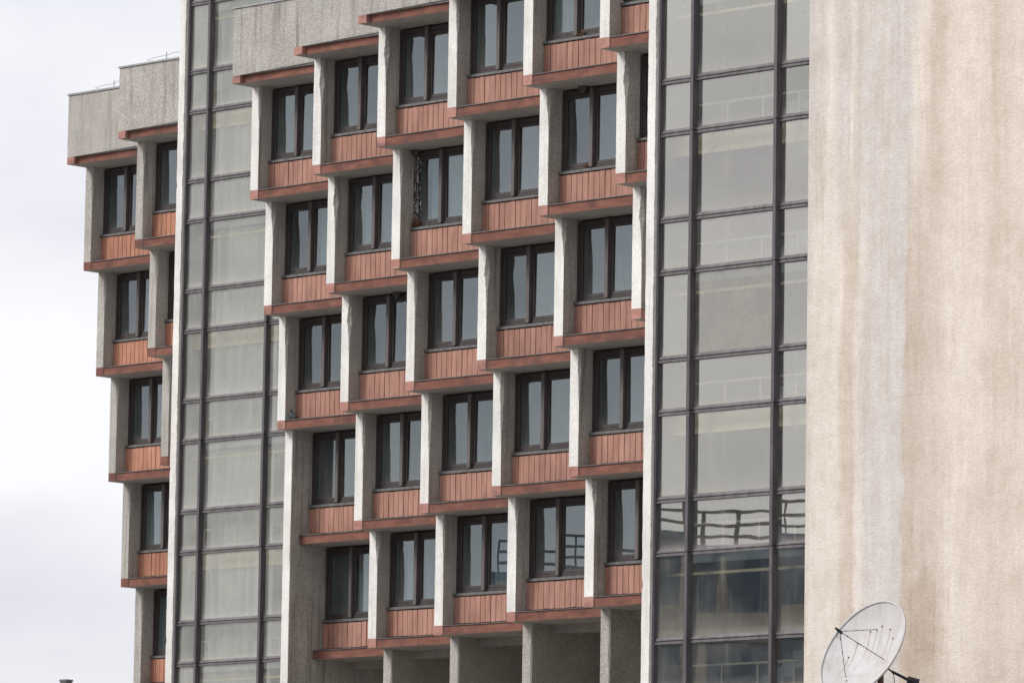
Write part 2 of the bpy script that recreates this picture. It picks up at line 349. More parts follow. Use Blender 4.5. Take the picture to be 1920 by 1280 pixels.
_slab = {}
def slab_mesh(wd, rec, depth, h=0.222):
    k = (wd, rec, depth)
    if k not in _slab:
        bm = bmesh.new()
        f = box(bm, FINW, wd, rec, depth, 0, h, 0); f['front'].material_index = 1
        # slightly uneven lower lip of the fascia
        s = mesh('slab', bm, [M_SOFF, M_RED])
        bm = bmesh.new(); box(bm, FINW+0.01, wd-0.01, rec-0.03, rec+0.36, h+0.001, h+0.020)
        _slab[k] = (s, mesh('flashing', bm, [M_SILL]))
    return _slab[k]

# window: frame, two panes, mullion, sill
WX0, WX1, WZ0, WZ1, WY = FINW, 2.32, 1.08, 2.95, 0.448
def window_meshes():
    bm = bmesh.new()
    y0, y1 = WY, WY+0.10
    box(bm, WX0+0.002, WX0+0.075, y0, y1, WZ0, WZ1); box(bm, WX1-0.075, WX1, y0, y1, WZ0, WZ1)
    box(bm, WX0+0.075, WX1-0.075, y0, y1, WZ1-0.11, WZ1); box(bm, WX0+0.075, WX1-0.075, y0, y1, WZ0, WZ0+0.06)
    fr = mesh('window_frame', bm, [M_FRAME], bevel=0.006)
    def sash(xa, xb):
        bm = bmesh.new(); a, b = WY+0.015, WY+0.085; za, zb = WZ0+0.062, WZ1-0.112; s = 0.085
        box(bm, xa, xa+s, a, b, za, zb); box(bm, xb-s, xb, a, b, za, zb)
        box(bm, xa+s, xb-s, a, b, zb-s, zb); box(bm, xa+s, xb-s, a, b, za, za+s)
        return mesh('sash', bm, [M_FRAME], bevel=0.008)
    s1 = sash(WX0+0.077, 1.262); s2 = sash(1.342, WX1-0.077)
    def pane(xa, xb):
        hx = (xb-xa)/2; hz = (WZ1-0.19-WZ0-0.14)/2
        bm = bmesh.new(); box(bm, -hx, hx, -0.004, 0.004, -hz, hz)
        return mesh('pane', bm, [M_GLASS]), ((xa+xb)/2, WY+0.05, WZ0+0.14+hz)
    p1 = pane(WX0+0.157, 1.182); p2 = pane(1.422, WX1-0.157)
    bm = bmesh.new(); box(bm, 1.238, 1.352, WY-0.085, WY+0.09, WZ0+0.004, WZ1-0.003)
    mu = mesh('mullion', bm, [M_MULL], bevel=0.008)
    bm = bmesh.new()
    v = [bm.verts.new(p) for p in ((FINW+.003, .335, .985), (4.2, .335, .985), (4.2, .335, 1.05), (FINW+.003, .335, 1.05), (FINW+.003, .47, 1.078), (4.2, .47, 1.078), (FINW+.003, .47, .985), (4.2, .47, .985))]
    for f in ((0,1,2,3), (3,2,5,4), (6,7,1,0), (4,5,7,6)): bm.faces.new([v[i] for i in f])
    si = mesh('sill', bm, [M_SILL])
    return fr, s1, s2, p1, p2, mu, si
WFR, WS1, WS2, WP1, WP2, WMU, WSI = window_meshes()
def curtain_mesh(seed, mat, x0, x1, z0, z1, amp=0.03, dens=26):
    rnd = random.Random(seed); bm = bmesh.new(); n = int((x1-x0)*dens); prev = None
    ph = rnd.random()*9
    for i in range(n+1):
        x = x0+(x1-x0)*i/n; y = amp*math.sin(i*1.25+ph)*(0.6+0.4*math.sin(i*0.23+ph))
        a = bm.verts.new((x, y, z0)); b = bm.verts.new((x, y*0.7, z1))
        if prev: bm.faces.new((prev[0], a, b, prev[1]))
        prev = (a, b)
    return mesh('curtain', bm, [mat], smooth=True)
CURT = [curtain_mesh(i, M_CURTAIN, 0.32, 2.6, 1.02, 2.96) for i in range(3)]
CURT_B = curtain_mesh(5, M_CURTAIN_B, 0.35, 1.40, 1.02, 2.96, 0.02)
CURT_BR = curtain_mesh(6, M_CURTAIN_B, 1.36, 2.45, 1.02, 2.96, 0.02)
CURT_W = curtain_mesh(8, M_CURTAIN_W, 1.36, 2.45, 1.02, 2.96, 0.02)
CURT_X = [curtain_mesh(20, M_CURTAIN_N, 0.36, 0.95, 1.02, 2.96, 0.03), curtain_mesh(21, M_CURTAIN_N, 1.5, 2.45, 1.02, 2.96, 0.03), curtain_mesh(22, M_CURTAIN_N, 0.36, 2.45, 2.15, 2.96, 0.006), curtain_mesh(23, M_CURTAIN_N, 0.8, 2.45, 1.02, 2.96, 0.03)]
BW = 0.178; NB = 10
def bmsh(mat, w0=BW):
    bm = bmesh.new(); box(bm, 0.0065, w0-0.0065, 0, 0.030, 0, 0.66, skip=('back',)); return mesh('board', bm, [mat], bevel=0.003)
BOARD = {'c': (bmsh(M_BOARD), bmsh(M_BOARD, BW+0.036)), 'a': (bmsh(M_BOARD_L), bmsh(M_BOARD_L, BW+0.036))}
_sp = {}
def spandrel_mesh(wd):
    if wd not in _sp:
        bm = bmesh.new(); box(bm, FINW+.002, wd-.002, 0.398, 0.47, 0.2225, 0.984); _sp[wd] = mesh('spandrel', bm, [M_GAP])
    return _sp[wd]
_wp = {}
def wallpanel_mesh(wd):
    if wd not in _wp:
        bm = bmesh.new(); box(bm, WX1+.001, wd-.002, 0.46, 0.60, 1.079, H-.002); _wp[wd] = mesh('wall_panel', bm, [M_PLAST])
    return _wp[wd]

def cell(root, colname, r, wing, rest, fin=True):
    """one room bay above slab row r"""
    X, Y = COLS[colname]; wd = BAYW[colname]
    O = Vector((X, Y+E*(r-1), -H*(r-1)))
    rnd = random.Random(hash((len(colname), X, r)).__int__() % 9973)
    if fin:
        link('fin', rnd.choice(FINS_L if wing == 'a' else FINS), root, O)
    sm, fl = slab_mesh(wd, 0.03, FIND+ (5.0 if r == 5 else 0))
    s = link('slab', sm, root, O); link('flashing', fl, s, O)
    wdw = link('window', WFR, root, O)
    link('sash', WS1, wdw, O); link('sash', WS2, wdw, O); link('mullion', WMU, wdw, O); link('sill', WSI, wdw, O)
    for pm, pc in (WP1, WP2):
        p = link('pane', pm, wdw, O+Vector(pc))
        p.rotation_euler = (math.radians(rnd.uniform(-.35, .35)), 0, math.radians(rnd.uniform(-.45, .45)))
    link('curtain', rnd.choice(CURT), wdw, O+Vector((0, 0.80, 0)))
    ex = {('c5', 1): CURT_B, ('c1', 5): CURT_BR, ('a1', 2): CURT_W}.get((colname, r))
    if not ex and rnd.random() < 0.30: ex = rnd.choice(CURT_X)
    if ex: link('curtain', ex, wdw, O+Vector((0, 0.575, 0)))
    sp = link('spandrel', spandrel_mesh(wd), root, O)
    x = FINW+0.012; bmain, bfirst = BOARD[wing]
    for i in range(NB):
        b = link('board', bfirst if i == 0 else bmain, sp, O+Vector((x, 0.368+rnd.uniform(-.005, .005), 0.300+rnd.uniform(-.006, .006)))); b.rotation_euler = (math.radians(rnd.uniform(-.25, .25)), math.radians(rnd.uniform(-.25, .25)), math.radians(rnd.uniform(-1.2, 1.2)))
        x += BW + (0.036 if i == 0 else 0)
    while x < wd-BW:
        box(rest, O.x-root.location.x+x+.005, O.x-root.location.x+x+BW-.005, O.y-root.location.y+.369, O.y-root.location.y+.397, O.z-root.location.z+.3, O.z-root.location.z+.96)
        x += BW
    link('wall_panel', wallpanel_mesh(wd), root, O)
    return O

def roof_bay(root, colname, wing, chipped=False):
    X, Y = COLS[colname]; wd = BAYW[colname]
    O = Vector((X, Y-E0, H))
    sm, fl = slab_mesh(wd, 0.12, E0+FIND, 0.20)
    s = link('slab', sm, root, O)
    bm = bmesh.new(); box(bm, FINW, wd, 0.05, 0.30, 0.2025, 0.275); link('flashing', mesh('flashing', bm, [M_ZINC]), s, O)
    # parapet with the red end block below its left end
    bm = bmesh.new(); rnd = random.Random(int(X*10)+99)
    n = 26; zs = [0.0, 0.20] + [0.20+(1.80)*i/n for i in range(1, n+1)]; rings = []
    for z in zs:
        j = noise.noise(Vector((X, z*5, 2)))*0.012
        if chipped and z > 1.45: j += 0.10*max(0, noise.noise(Vector((X+4, z*7, 2)))+0.25)*min(1, (z-1.45)*4)
        wdz = FINW if z < 0.19 else wd-0.003
        rings.append([bm.verts.new(p) for p in ((j, 0, z), (wdz, 0, z), (wdz, 0.3, z), (0, 0.3, z))])
    # step from end block to full width
    for i, (A, B) in enumerate(zip(rings, rings[1:])):
        if i == 0:
            B2 = [bm.verts.new(p) for p in ((0, 0, 0.2), (FINW, 0, 0.2), (FINW, 0.3, 0.2), (0, 0.3, 0.2))]
            for k in range(4): bm.faces.new((A[k], A[(k+1) % 4], B2[(k+1) % 4], B2[k])).material_index = 1
            bm.faces.new(A[::-1]).material_index = 2
            continue
        for k in range(4): bm.faces.new((A[k], A[(k+1) % 4], B[(k+1) % 4], B[k]))
    b0 = rings[1]
    bm.faces.new(b0[::-1]).material_index = 2
    # lift bottom of the wide part clear of the flashing
    for v in b0: v.co.z = 0.2765 if v.co.x > FINW+.01 else 0.2001
    bm.faces.new(rings[-1])
    link('parapet', mesh('parapet', bm, [M_PLAST, M_REDEND, M_SOFF]), root, O)
    bm = bmesh.new(); x = -0.03
    while x < wd-0.05:                                   # coping sheets
        x2 = min(x+1.55, wd-0.004); box(bm, x, x2-0.006, -0.035, 0.34, 2.001+rnd.uniform(0, .004), 2.05+rnd.uniform(-.006, .006)); x = x2
    link('coping', mesh('coping', bm, [M_ZINC]), root, O)
    bm = bmesh.new(); box(bm, 0.004, FINW-.001, 0.301, 6.0, 0.0, 1.99); link('parapet_return', mesh('parapet_return', bm, [M_PLAST]), root, O)
    bm = bmesh.new(); box(bm, FINW, wd, 0.302, 6.0, 1.30, 1.40); link('roof', mesh('roof', bm, [M_ROOF]), root, O)

def core(root, colname):
    X, Y = COLS[colname]; wd = BAYW[colname]
    bm = bmesh.new(); box(bm, 0.0, wd, FIND+.001, FIND+0.3, -11.7, 4.2)
    link('core_wall', mesh('core_wall', bm, [M_ROOM]), root, (X, Y, 0))
    # open undercroft between deep piers
    O = Vector((X, Y+5*E, 0))
    bm = bmesh.new(); box(bm, 0.3, wd, 5.2, 5.5, GROUND, -12.26); link('undercroft_wall', mesh('undercroft_wall', bm, [M_UNDER]), root, O)
    bm = bmesh.new(); box(bm, FINW+.002, wd-.002, 0.75, 1.10, -12.20, -12.002); link('beam', mesh('beam', bm, [M_UNDER]), root, O)
    return O

def make_wing(name, cols, wing, rows, label, skipfin=()):
    X, Y = COLS[cols[0]]
    root = link(name, None, None, (X, Y, GROUND)); tag(root, label, 'building', 'stepped wings of the tower')
    rest = bmesh.new()
    for c in cols:
        core(root, c)
        for r in rows[c]: cell(root, c, r, wing, rest, (c, r) not in skipfin)
        roof_bay(root, c, wing, c == 'c1')
    link('board_run', mesh('board_run', rest, [M_BOARD if wing == 'c' else M_BOARD_L]), root, root.location)['kind'] = 'stuff'
    return root
lw = make_wing('building_wing', ['a1', 'a2'], 'a', {'a1': (1, 2, 3, 4, 5), 'a2': (1, 2, 3, 4, 5)},
               'narrow left wing of stepped concrete bays with orange boards, standing against the sky')
cw = make_wing('building_wing', ['c1', 'c2', 'c3', 'c4', 'c5', 'c6'], 'c', {c: (1, 2, 3, 4, 5) for c in ('c1', 'c2', 'c3', 'c4', 'c5', 'c6')},
               'broad middle wing of stepped concrete bays with terracotta boards between two glazed shafts', skipfin={('c1', 4), ('c1', 5)})
for root, cs in ((lw, ('a1', 'a2')), (cw, ('c1', 'c2', 'c3', 'c4', 'c5', 'c6'))):
    for i, c in enumerate(cs):
        X, Y = COLS[c]
        pm = loft_fin(30+i+int(X), FINW, 6.5, GROUND, -12.003, None, 0.03, GROUND, 0.004, 60, mats=[M_PLAST, M_UNDER, M_RED, M_SOFF])
        if c == 'c1': continue
        link('pier', pm, root, (X, Y+5*E, 0))
# the long pier beside the left shaft replaces the lowest fins of the first column
pm = loft_fin(77, FINW-.01, 8.0, GROUND, -6.003, None, 0.012, GROUND, 0.004, 90, mats=[M_WHITE, M_SIDE, M_RED, M_SOFF])
link('pier', pm, cw, (0, 1.47, 0))

# ---------------------------------------------------------------- glazed stair shafts
def stair_tower(label, X0, Yp, zA, zB, pillar_w, xs, xend, gl, interior, top, right_pier):
    """xs: x of the two mullions' left edges; xend: right end of the glazing"""
    root = link('stair_tower', None, None, (X0, Yp, GROUND)); tag(root, label, 'stair tower', 'glazed stair shafts')
    GY = Yp+0.155
    seed = int(abs(X0)*3)+3; rnd = random.Random(seed)
    pmesh = loft_fin(seed, pillar_w, 8.0, GROUND, top, None, 0.03, GROUND, 0.010, 420, mats=[M_WHITE, M_WHITE, M_RED, M_SOFF], bites=True)
    link('pillar', pmesh, root, (X0, Yp, 0))
    MW = 0.09
    spans = [(X0+pillar_w+0.05, xs[0]), (xs[0]+MW, xs[1]), (xs[1]+MW, xend)]
    bm = bmesh.new(); box(bm, X0+pillar_w+.002, X0+pillar_w+0.048, GY-0.09, GY+0.05, GROUND, top); link('jamb', mesh('jamb', bm, [M_CURT], bevel=.006), root, (0, 0, 0))
    levels = []
    k = -9
    while 3*k < top:
        levels += [(3*k+zA, 'A'), (3*k+zB, 'B')]; k += 1
    levels = [z for z in sorted(levels) if GROUND < z[0] < top-.2]
    # mullions in storey lengths
    mb = bmesh.new(); box(mb, 0, MW, -0.145, 0.05, 0.006, 2.994); mm = mesh('mullion', mb, [M_CURT], bevel=0.007)
    for x in xs:
        z = GROUND
        for zz, t in levels:
            if t == 'A' and zz+3 < top+3: link('mullion', mm, root, (x+rnd.uniform(-.006, .006), GY+rnd.uniform(-.004, .004), zz-0.02))
    tm = []
    for a, b in spans:
        bm = bmesh.new(); wdt = b-a
        v = []
        prof = ((0.03, 0.0), (-0.055, 0.0), (-0.055, 0.052), (-0.02, 0.054), (-0.02, 0.072), (-0.048, 0.074), (-0.048, 0.090), (0.0, 0.15), (0.03, 0.15))
        for x in (0.001, wdt-.001): v.append([bm.verts.new((x, y, z)) for y, z in prof])
        n = len(prof)
        for i in range(n): bm.faces.new((v[0][i], v[1][i], v[1][(i+1) % n], v[0][(i+1) % n]))
        bm.faces.new(v[0][::-1]); bm.faces.new(v[1])
        for x in (0.06, wdt-0.06):
            for dz in (0.03,): box(bm, x-.035, x+.035, -0.062, -0.054, dz, dz+.016, 1)
        tm.append(mesh('transom', bm, [M_TRANS, M_BLACK]))
    pc = {}
    for i, (zz, t) in enumerate(levels):
        znext = levels[i+1][0] if i+1 < len(levels) else top
        for j, (a, b) in enumerate(spans):
            link('transom', tm[j], root, (a, GY, zz-0.075+rnd.uniform(-.004, .004)))
            hz = (znext-zz-0.15)/2; hx = (b-a)/2
            mat = gl
            if interior == 'stair' and j == 1 and t == 'B' and abs(zz+9-zB) < .5: mat = M_BGLASS
            key = (j, round(hz, 2), mat.name)
            if key not in pc:
                bm = bmesh.new(); box(bm, -hx, hx, -.004, .004, -hz, hz); pc[key] = mesh('pane', bm, [mat])
            p = link('pane', pc[key], root, (a+hx, GY+0.012, zz+0.075+hz))
            p.rotation_euler = (math.radians(rnd.uniform(-.16, .16)), 0, math.radians(rnd.uniform(-.3, .3)))
    # interior
    yb = Yp+5.2; xl, xr = X0+pillar_w, xend+0.3
    bm = bmesh.new(); box(bm, xl, xr, yb, yb+.2, GROUND, top); link('back_wall', mesh('back_wall', bm, [M_INT]), root, (0, 0, 0))
    bm = bmesh.new(); box(bm, X0+.002, xr, GY-.1, yb+.2, top+.001, top+.4); link('roof', mesh('roof', bm, [M_SOFF]), root, (0, 0, 0))
    k = -8
    while 3*k < top-1:
        zf = 3*k+zA
        ya = Yp+0.62
        bm = bmesh.new(); box(bm, xl+.01, xr-.01, ya, Yp+2.3, zf-.20, zf)
        link('landing', mesh('landing', bm, [M_INT]), root, (0, 0, 0))
        bm = bmesh.new(); hb = 0.34 if k % 2 else 0.10
        if k % 2: box(bm, xl+.012, xr-.012, ya-.14, ya-.001, zf-.10-hb, zf-.06); box(bm, xl+.012, xr-.012, ya-.17, ya-.142, zf-.13-hb, zf-.08-hb)
        else: box(bm, xl+.012, xr-.012, ya-.14, ya-.08, zf-.47, zf-.41)
        link('edge_beam', mesh('edge_beam', bm, [M_CREAM]), root, (0, 0, 0))
        bm = bmesh.new(); tube(bm, [(xl+.1, ya, zf+.62), (xr-.1, ya, zf+.62)], .028)
        x = xl+.5
        while x < xr: tube(bm, [(x, ya, zf+.003), (x, ya, zf+.61)], .022); x += 1.0
        link('handrail', mesh('handrail', bm, [M_RAIL]), root, (0, 0, 0))
        bm = bmesh.new()                                        # flight with steps rising to the next landing
        ns = 9
        for i in range(ns):
            z = zf+.003+i*3.0/ns/1.0*0.5; box(bm, xl+.6+i*.28, xl+.6+i*.28+.30, Yp+2.31, Yp+3.5, z-.20, z+.166)
        link('stair_flight', mesh('stair_flight', bm, [M_INT]), root, (0, 0, 0))
        if interior == 'sheet':
            cm = curtain_mesh(k+40, M_SHEET, spans[1][0]-.05, spans[1][1]+.05, 0.12, 2.70, 0.045, 14)
            link('dust_sheet', cm, root, (0, GY+0.35, zf))
        k += 1
    return root
lt = stair_tower('left glazed stair shaft with pale hazy panes between the two stepped wings', -4.496, 1.52, 0.0, 1.10, 0.262, (-3.412, -0.981), -0.02, M_LGLASS, 'sheet', 9.0, True)
rtw = stair_tower('right glazed stair shaft beside the blank wall, its lower panes dark', 26.899, -13.93, 0.15, 1.285, 0.248, (28.090, 30.455), 31.40, M_SGLASS, 'stair', 9.0, False)
# inner side walls that close the shafts
bm = bmesh.new(); box(bm, 26.9, 27.1, -5.92, 1.0, GROUND, 9.0); link('side_wall', mesh('side_wall', bm, [M_INT]), rtw, (0, 0, 0))

# ---------------------------------------------------------------- blank end wall
ew = link('end_wall', None, None, (31.41, -13.93, GROUND)); tag(ew, 'tall blank cream plaster wall with vertical rain stains at the right', 'wall')
bm = bmesh.new(); f = box(bm, 0, 16, 0, 9, 0, 34.0)
es = [e for e in bm.edges if abs(e.verts[0].co.x) < .01 and abs(e.verts[1].co.x) < .01 and abs(e.verts[0].co.y) < .01 and abs(e.verts[1].co.y) < .01]
bmesh.ops.bevel(bm, geom=es, offset=0.05, segments=4, affect='EDGES')
link('wall', mesh('wall', bm, [M_ENDWALL]), ew, ew.location)
bm = bmesh.new(); box(bm, -0.05, 16.05, -0.06, 9.05, 34.001, 34.15); link('coping', mesh('coping', bm, [M_SILL]), ew, ew.location)

# ---------------------------------------------------------------- low annex that carries the dish
an = link('annex', None, None, (40, -19, GROUND)); tag(an, 'low flat-roofed annex below the blank wall', 'building')
bm = bmesh.new(); box(bm, -9, 9, -6, 5.05, 0, 7.6); link('wall', mesh('wall', bm, [M_PLAST]), an, an.location)
bm = bmesh.new(); box(bm, -9.2, 9.2, -6.2, 5.06, 7.601, 7.85); link('roof', mesh('roof', bm, [M_ROOF]), an, an.location)
AN_TOP = GROUND+7.85

# ---------------------------------------------------------------- satellite dish
def px_ray(x, y): return (fw*10831.7 + RT*(x-960) - UP*(y-640)).normalized()
d = px_ray(1617.5, 1216.6); DC = CAM_LOC + d*((-17.9-CAM_LOC.y)/d.y)
scale = 10831.7/((DC-CAM_LOC).dot(fw)); DR = 104.8/scale
nrm = (RT*-0.688 + UP*0.542 - fw*0.48).normalized()
ax = nrm.cross(Vector((0, 0, 1))).normalized(); ay = ax.cross(nrm)
foc = 0.90*DR; depth = DR*DR/(4*foc)
def dish_pt(rad, ang, off=0.0):
    z = rad*rad/(4*foc) - depth
    return ax*(rad*math.cos(ang)) + ay*(rad*math.sin(ang)) + nrm*(z+off)
sdish = link('satellite_dish', None, None, (DC.x, DC.y, AN_TOP)); tag(sdish, 'large white mesh-mounted satellite dish with three feed struts before the blank wall', 'satellite dish')
sdish['label'] = 'large weathered white satellite dish with thin feed struts in front of the blank wall'
N = NT('dish_paint')
oc = N.n('ShaderNodeTexCoord').outputs['Object']
c = N.ramp(N.noise(2.2, 5, 0.65, oc), (0.3, (0.40, 0.375, 0.37)), (0.7, (0.48, 0.47, 0.475)))
c = N.mix(c, (0.22, 0.18, 0.165), N.math('MULTIPLY', N.ramp(N.noise(1.0, 4, 0.65, N.map((9, 9, 0.9), oc)), (0.5, (0, 0, 0)), (0.78, (1, 1, 1))), 0.45))
M_DISH = N.surf(c, 0.55, None, 0.35)
bm = bmesh.new(); nr, na = 14, 72; rings = {}
for s, off in ((0, 0.0), (1, -0.02)):
    rings[s] = [[bm.verts.new(dish_pt(DR*i/nr, 2*math.pi*k/na, off)) for k in range(na)] for i in range(1, nr+1)]
    c0 = bm.verts.new(dish_pt(0, 0, off)); R = rings[s]
    for k in range(na):
        q = (c0, R[0][k], R[0][(k+1) % na]); bm.faces.new(q if s == 0 else q[::-1])
    for i in range(nr-1):
        for k in range(na):
            q = (R[i][k], R[i+1][k], R[i+1][(k+1) % na], R[i][(k+1) % na]); bm.faces.new(q if s == 0 else q[::-1])
link('reflector', mesh('reflector', bm, [M_DISH], smooth=True), sdish, DC)
bm = bmesh.new(); pts = [dish_pt(DR*1.0, 2*math.pi*k/96) for k in range(97)]
tube(bm, pts, 0.024, 8, caps=False); link('rim', mesh('rim', bm, [M_DISH], smooth=True), sdish, DC)
LN = nrm*(foc-depth)
bm = bmesh.new(); tube(bm, [LN+nrm*0.13, LN+nrm*0.02, LN-nrm*0.06], [0.018, 0.034, 0.03], 10); tube(bm, [LN-nrm*0.02, LN+ax*0.05-nrm*0.10], 0.012, 8); tube(bm, [LN+Vector((.02*math.cos(i*.5)-.06, 0, -.14+.13*math.sin(i*.5))) for i in range(7)], .005, 5); link('feed_horn', mesh('feed_horn', bm, [M_BLACK]), sdish, DC)
def nearest_ang(px, py, lo=0.3, hi=1.0):
    best = None
    for i in range(60):
        rr = DR*(lo+(hi-lo)*i/59)
        for k in range(180):
            P = DC+dish_pt(rr, 2*math.pi*k/180) - CAM_LOC
            z = P.dot(fw); qx = 960+10831.7*P.dot(RT)/z; qy = 640-10831.7*P.dot(UP)/z
            e = (qx-px)**2+(qy-py)**2
            if best is None or e < best[0]: best = (e, rr, 2*math.pi*k/180)
    return best[1], best[2]
for (px, py), r in (((1644, 1179.5), 0.0065), ((1658, 1236.5), 0.0075), ((1586, 1268), 0.0065)):
    rr, an_ = nearest_ang(px, py)
    bm = bmesh.new(); tube(bm, [LN, dish_pt(rr, an_)], r, 6)
    for t in (0.15, 0.45, 0.62): 
        p = LN.lerp(dish_pt(rr, an_), t); tube(bm, [p, p.lerp(dish_pt(rr, an_), 0.04)], r*1.7, 6)
    link('feed_strut', mesh('feed_strut', bm, [M_BLACK]), sdish, DC)
for px, py in ((1632, 1184), (1654.6, 1174.5), (1670, 1179), (1609.5, 1205), (1591.4, 1232), (1674.5, 1197), (1587.8, 1276), (1644, 1180)):
    rr, an_ = nearest_ang(px, py, 0.1, 1.0); p = dish_pt(rr, an_)
    bm = bmesh.new(); tube(bm, [p, p+nrm*0.02], 0.014, 8); b = link('bolt', mesh('bolt', bm, [M_RUST]), sdish, DC)
    # rust run down the bowl from the bolt
    bm = bmesh.new(); down = Vector((0, 0, -1)); prev = None; q = p.copy()
    for i in range(14):
        a_, b_ = q.dot(ax), q.dot(ay); rad = math.hypot(a_, b_)
        if rad > DR*0.97: break
        base = dish_pt(rad, math.atan2(b_, a_), 0.003); wv = 0.007*(1-i/15)
        side = down.cross(nrm).normalized()
        cur = (bm.verts.new(base-side*wv), bm.verts.new(base+side*wv))
        if prev: bm.faces.new((prev[0], prev[1], cur[1], cur[0]))
        prev = cur; q = q + (down - nrm*down.dot(nrm)).normalized()*0.05
    link('rust_run', mesh('rust_run', bm, [plain('rust_stain', (0.34, 0.27, 0.24))] if 'rust_stain' not in bpy.data.materials else [bpy.data.materials['rust_stain']]), b, DC)
back = -nrm*(depth+0.03)
bm = bmesh.new(); tube(bm, [back+nrm*0.02, back-nrm*0.22], [0.20, 0.10], 16); tube(bm, [back-nrm*0.20+Vector((0, 0, 0.15)), back-nrm*0.20-Vector((0, 0, .1))], .09, 12); link('mount', mesh('mount', bm, [M_BLACK]), sdish, DC)
pt = back-nrm*0.20
bm = bmesh.new(); tube(bm, [pt-Vector((0, 0, .02)), Vector((pt.x, pt.y, AN_TOP-DC.z))], 0.062, 14); link('pole', mesh('pole', bm, [M_RUST]), sdish, DC)
a0 = back*0.4 + (RT*0.25 - UP*0.27)*0.6; a1v = RT*0.86-UP*0.56-nrm*0.1
bm = bmesh.new(); tube(bm, [RT*0.44-UP*0.33-nrm*0.20, a1v], 0.030, 10); tube(bm, [RT*0.44-UP*0.33-nrm*0.20, RT*.30-UP*.22-nrm*.1], 0.018, 8); tube(bm, [a1v-RT*0.05+UP*.02, a1v+RT*0.17-UP*0.04], 0.075, 12)
link('actuator_arm', mesh('actuator_arm', bm, [M_BLACK]), sdish, DC)
bm = bmesh.new(); c0 = RT*0.46-UP*0.34-nrm*0.2
tube(bm, [c0 + Vector((0.04*math.sin(i*1.1), 0, 0)) - UP*(i*0.16) for i in range(9)], 0.008, 6); link('cable', mesh('cable', bm, [M_BLACK]), sdish, DC)

# ---------------------------------------------------------------- lightning conductors on the left copings
for c, lab in (('a1', 'thin lightning wire on a short post along the lower left coping'), ('a2', 'thin lightning wire on a short post along the higher left coping')):
    X, Y = COLS[c]; O = Vector((X, Y-E0, H+2.05))
    r_ = tag(link('lightning_conductor', None, None, O+Vector((1.75, .15, 0))), lab, 'lightning wire', 'lightning wires on the copings')
    bm = bmesh.new(); tube(bm, [(0, 0, -.01), (0.01, 0, .24)], .010, 6); link('post', mesh('post', bm, [M_WIRE]), r_, r_.location)
    rnd = random.Random(int(X)); bm = bmesh.new()
    pts = [(-.75, -.1, .015), (-.45, -.05, .015), (-.8, 0, .10), (-.4, 0, .14)] + [(i*.28, .02*i, .15+.05*math.sin(i*1.3)+.010*i+rnd.uniform(-.02, .02)) for i in range(0, 10)]
    tube(bm, pts, .0065, 5); link('wire', mesh('wire', bm, [M_WIRE]), r_, r_.location)

# ---------------------------------------------------------------- nests, droppings, pigeon
def sill_pt(c, r, x, y, z): X, Y = COLS[c]; return Vector((X+x, Y+E*(r-1)+y, -H*(r-1)+z))
def twig_nest(at, lab, n=60, s=1.0):
    rnd = random.Random(int(at.x*10)); bm = bmesh.new()
    for i in range(n):
        a = rnd.uniform(0, 6.28); q = Vector((rnd.gauss(0, .06)*s, rnd.uniform(-.04, .03), abs(rnd.gauss(0, .05))*s)); dvec = Vector((math.cos(a), .3*math.sin(a), rnd.uniform(-.1, .8)))*rnd.uniform(.05, .12)*s
        tube(bm, [q-dvec*.5+Vector((0,0,.03)), q+dvec*.5+Vector((0,0,.03))], .005, 4)
    zmin = min(v.co.z for v in bm.verts)
    for v in bm.verts: v.co.z -= zmin
    o = link('twig_nest', mesh('twig_nest', bm, [M_TWIG]), None, at); tag(o, lab, 'bird nest', 'twig nests on sills')
twig_nest(sill_pt('c3', 2, 0.43, 0.40, 1.066), 'loose brown twig nest in the sill corner of the window streaked with droppings', 90, 1.25)
twig_nest(sill_pt('c5', 1, 1.47, 0.40, 1.066), 'small brown twig nest on the topmost sill, at the window with a beige curtain', 50, .9)
twig_nest(sill_pt('c5', 2, 1.12, 0.40, 1.066), 'small brown twig nest on the sill below the beige-curtained window', 40, .8)
def mud_nest(at, lab):
    rnd = random.Random(int(at.x*7)); bm = bmesh.new(); R = []
    for i in range(6):
        t = i/5; rr = .13*math.sin(.35+t*1.2); R.append([bm.verts.new((rr*math.cos(a)*(1+.15*rnd.random()), rr*.7*math.sin(a), -.15+.16*t)) for a in [k*6.283/12 for k in range(12)]])
    for A, B in zip(R, R[1:]):
        for k in range(12): bm.faces.new((A[k], A[(k+1) % 12], B[(k+1) % 12], B[k]))
    bm.faces.new(R[0][::-1]); bm.faces.new(R[-1])
    o = link('mud_nest', mesh('mud_nest', bm, [M_MUD]), None, at); tag(o, lab, 'bird nest', 'mud nests under soffits')
mud_nest(sill_pt('c3', 2, 0.42, 0.36, 2.985), 'dark mud nest in the upper corner of the window streaked with droppings')
mud_nest(sill_pt('c2', 3, 1.62, 0.36, 2.985), 'dark mud nest under the soffit above a mullion, second bay of the middle wing')
mud_nest(sill_pt('c5', 2, 1.05, 0.34, 2.985), 'dark mud nest under the soffit below the beige-curtained window')
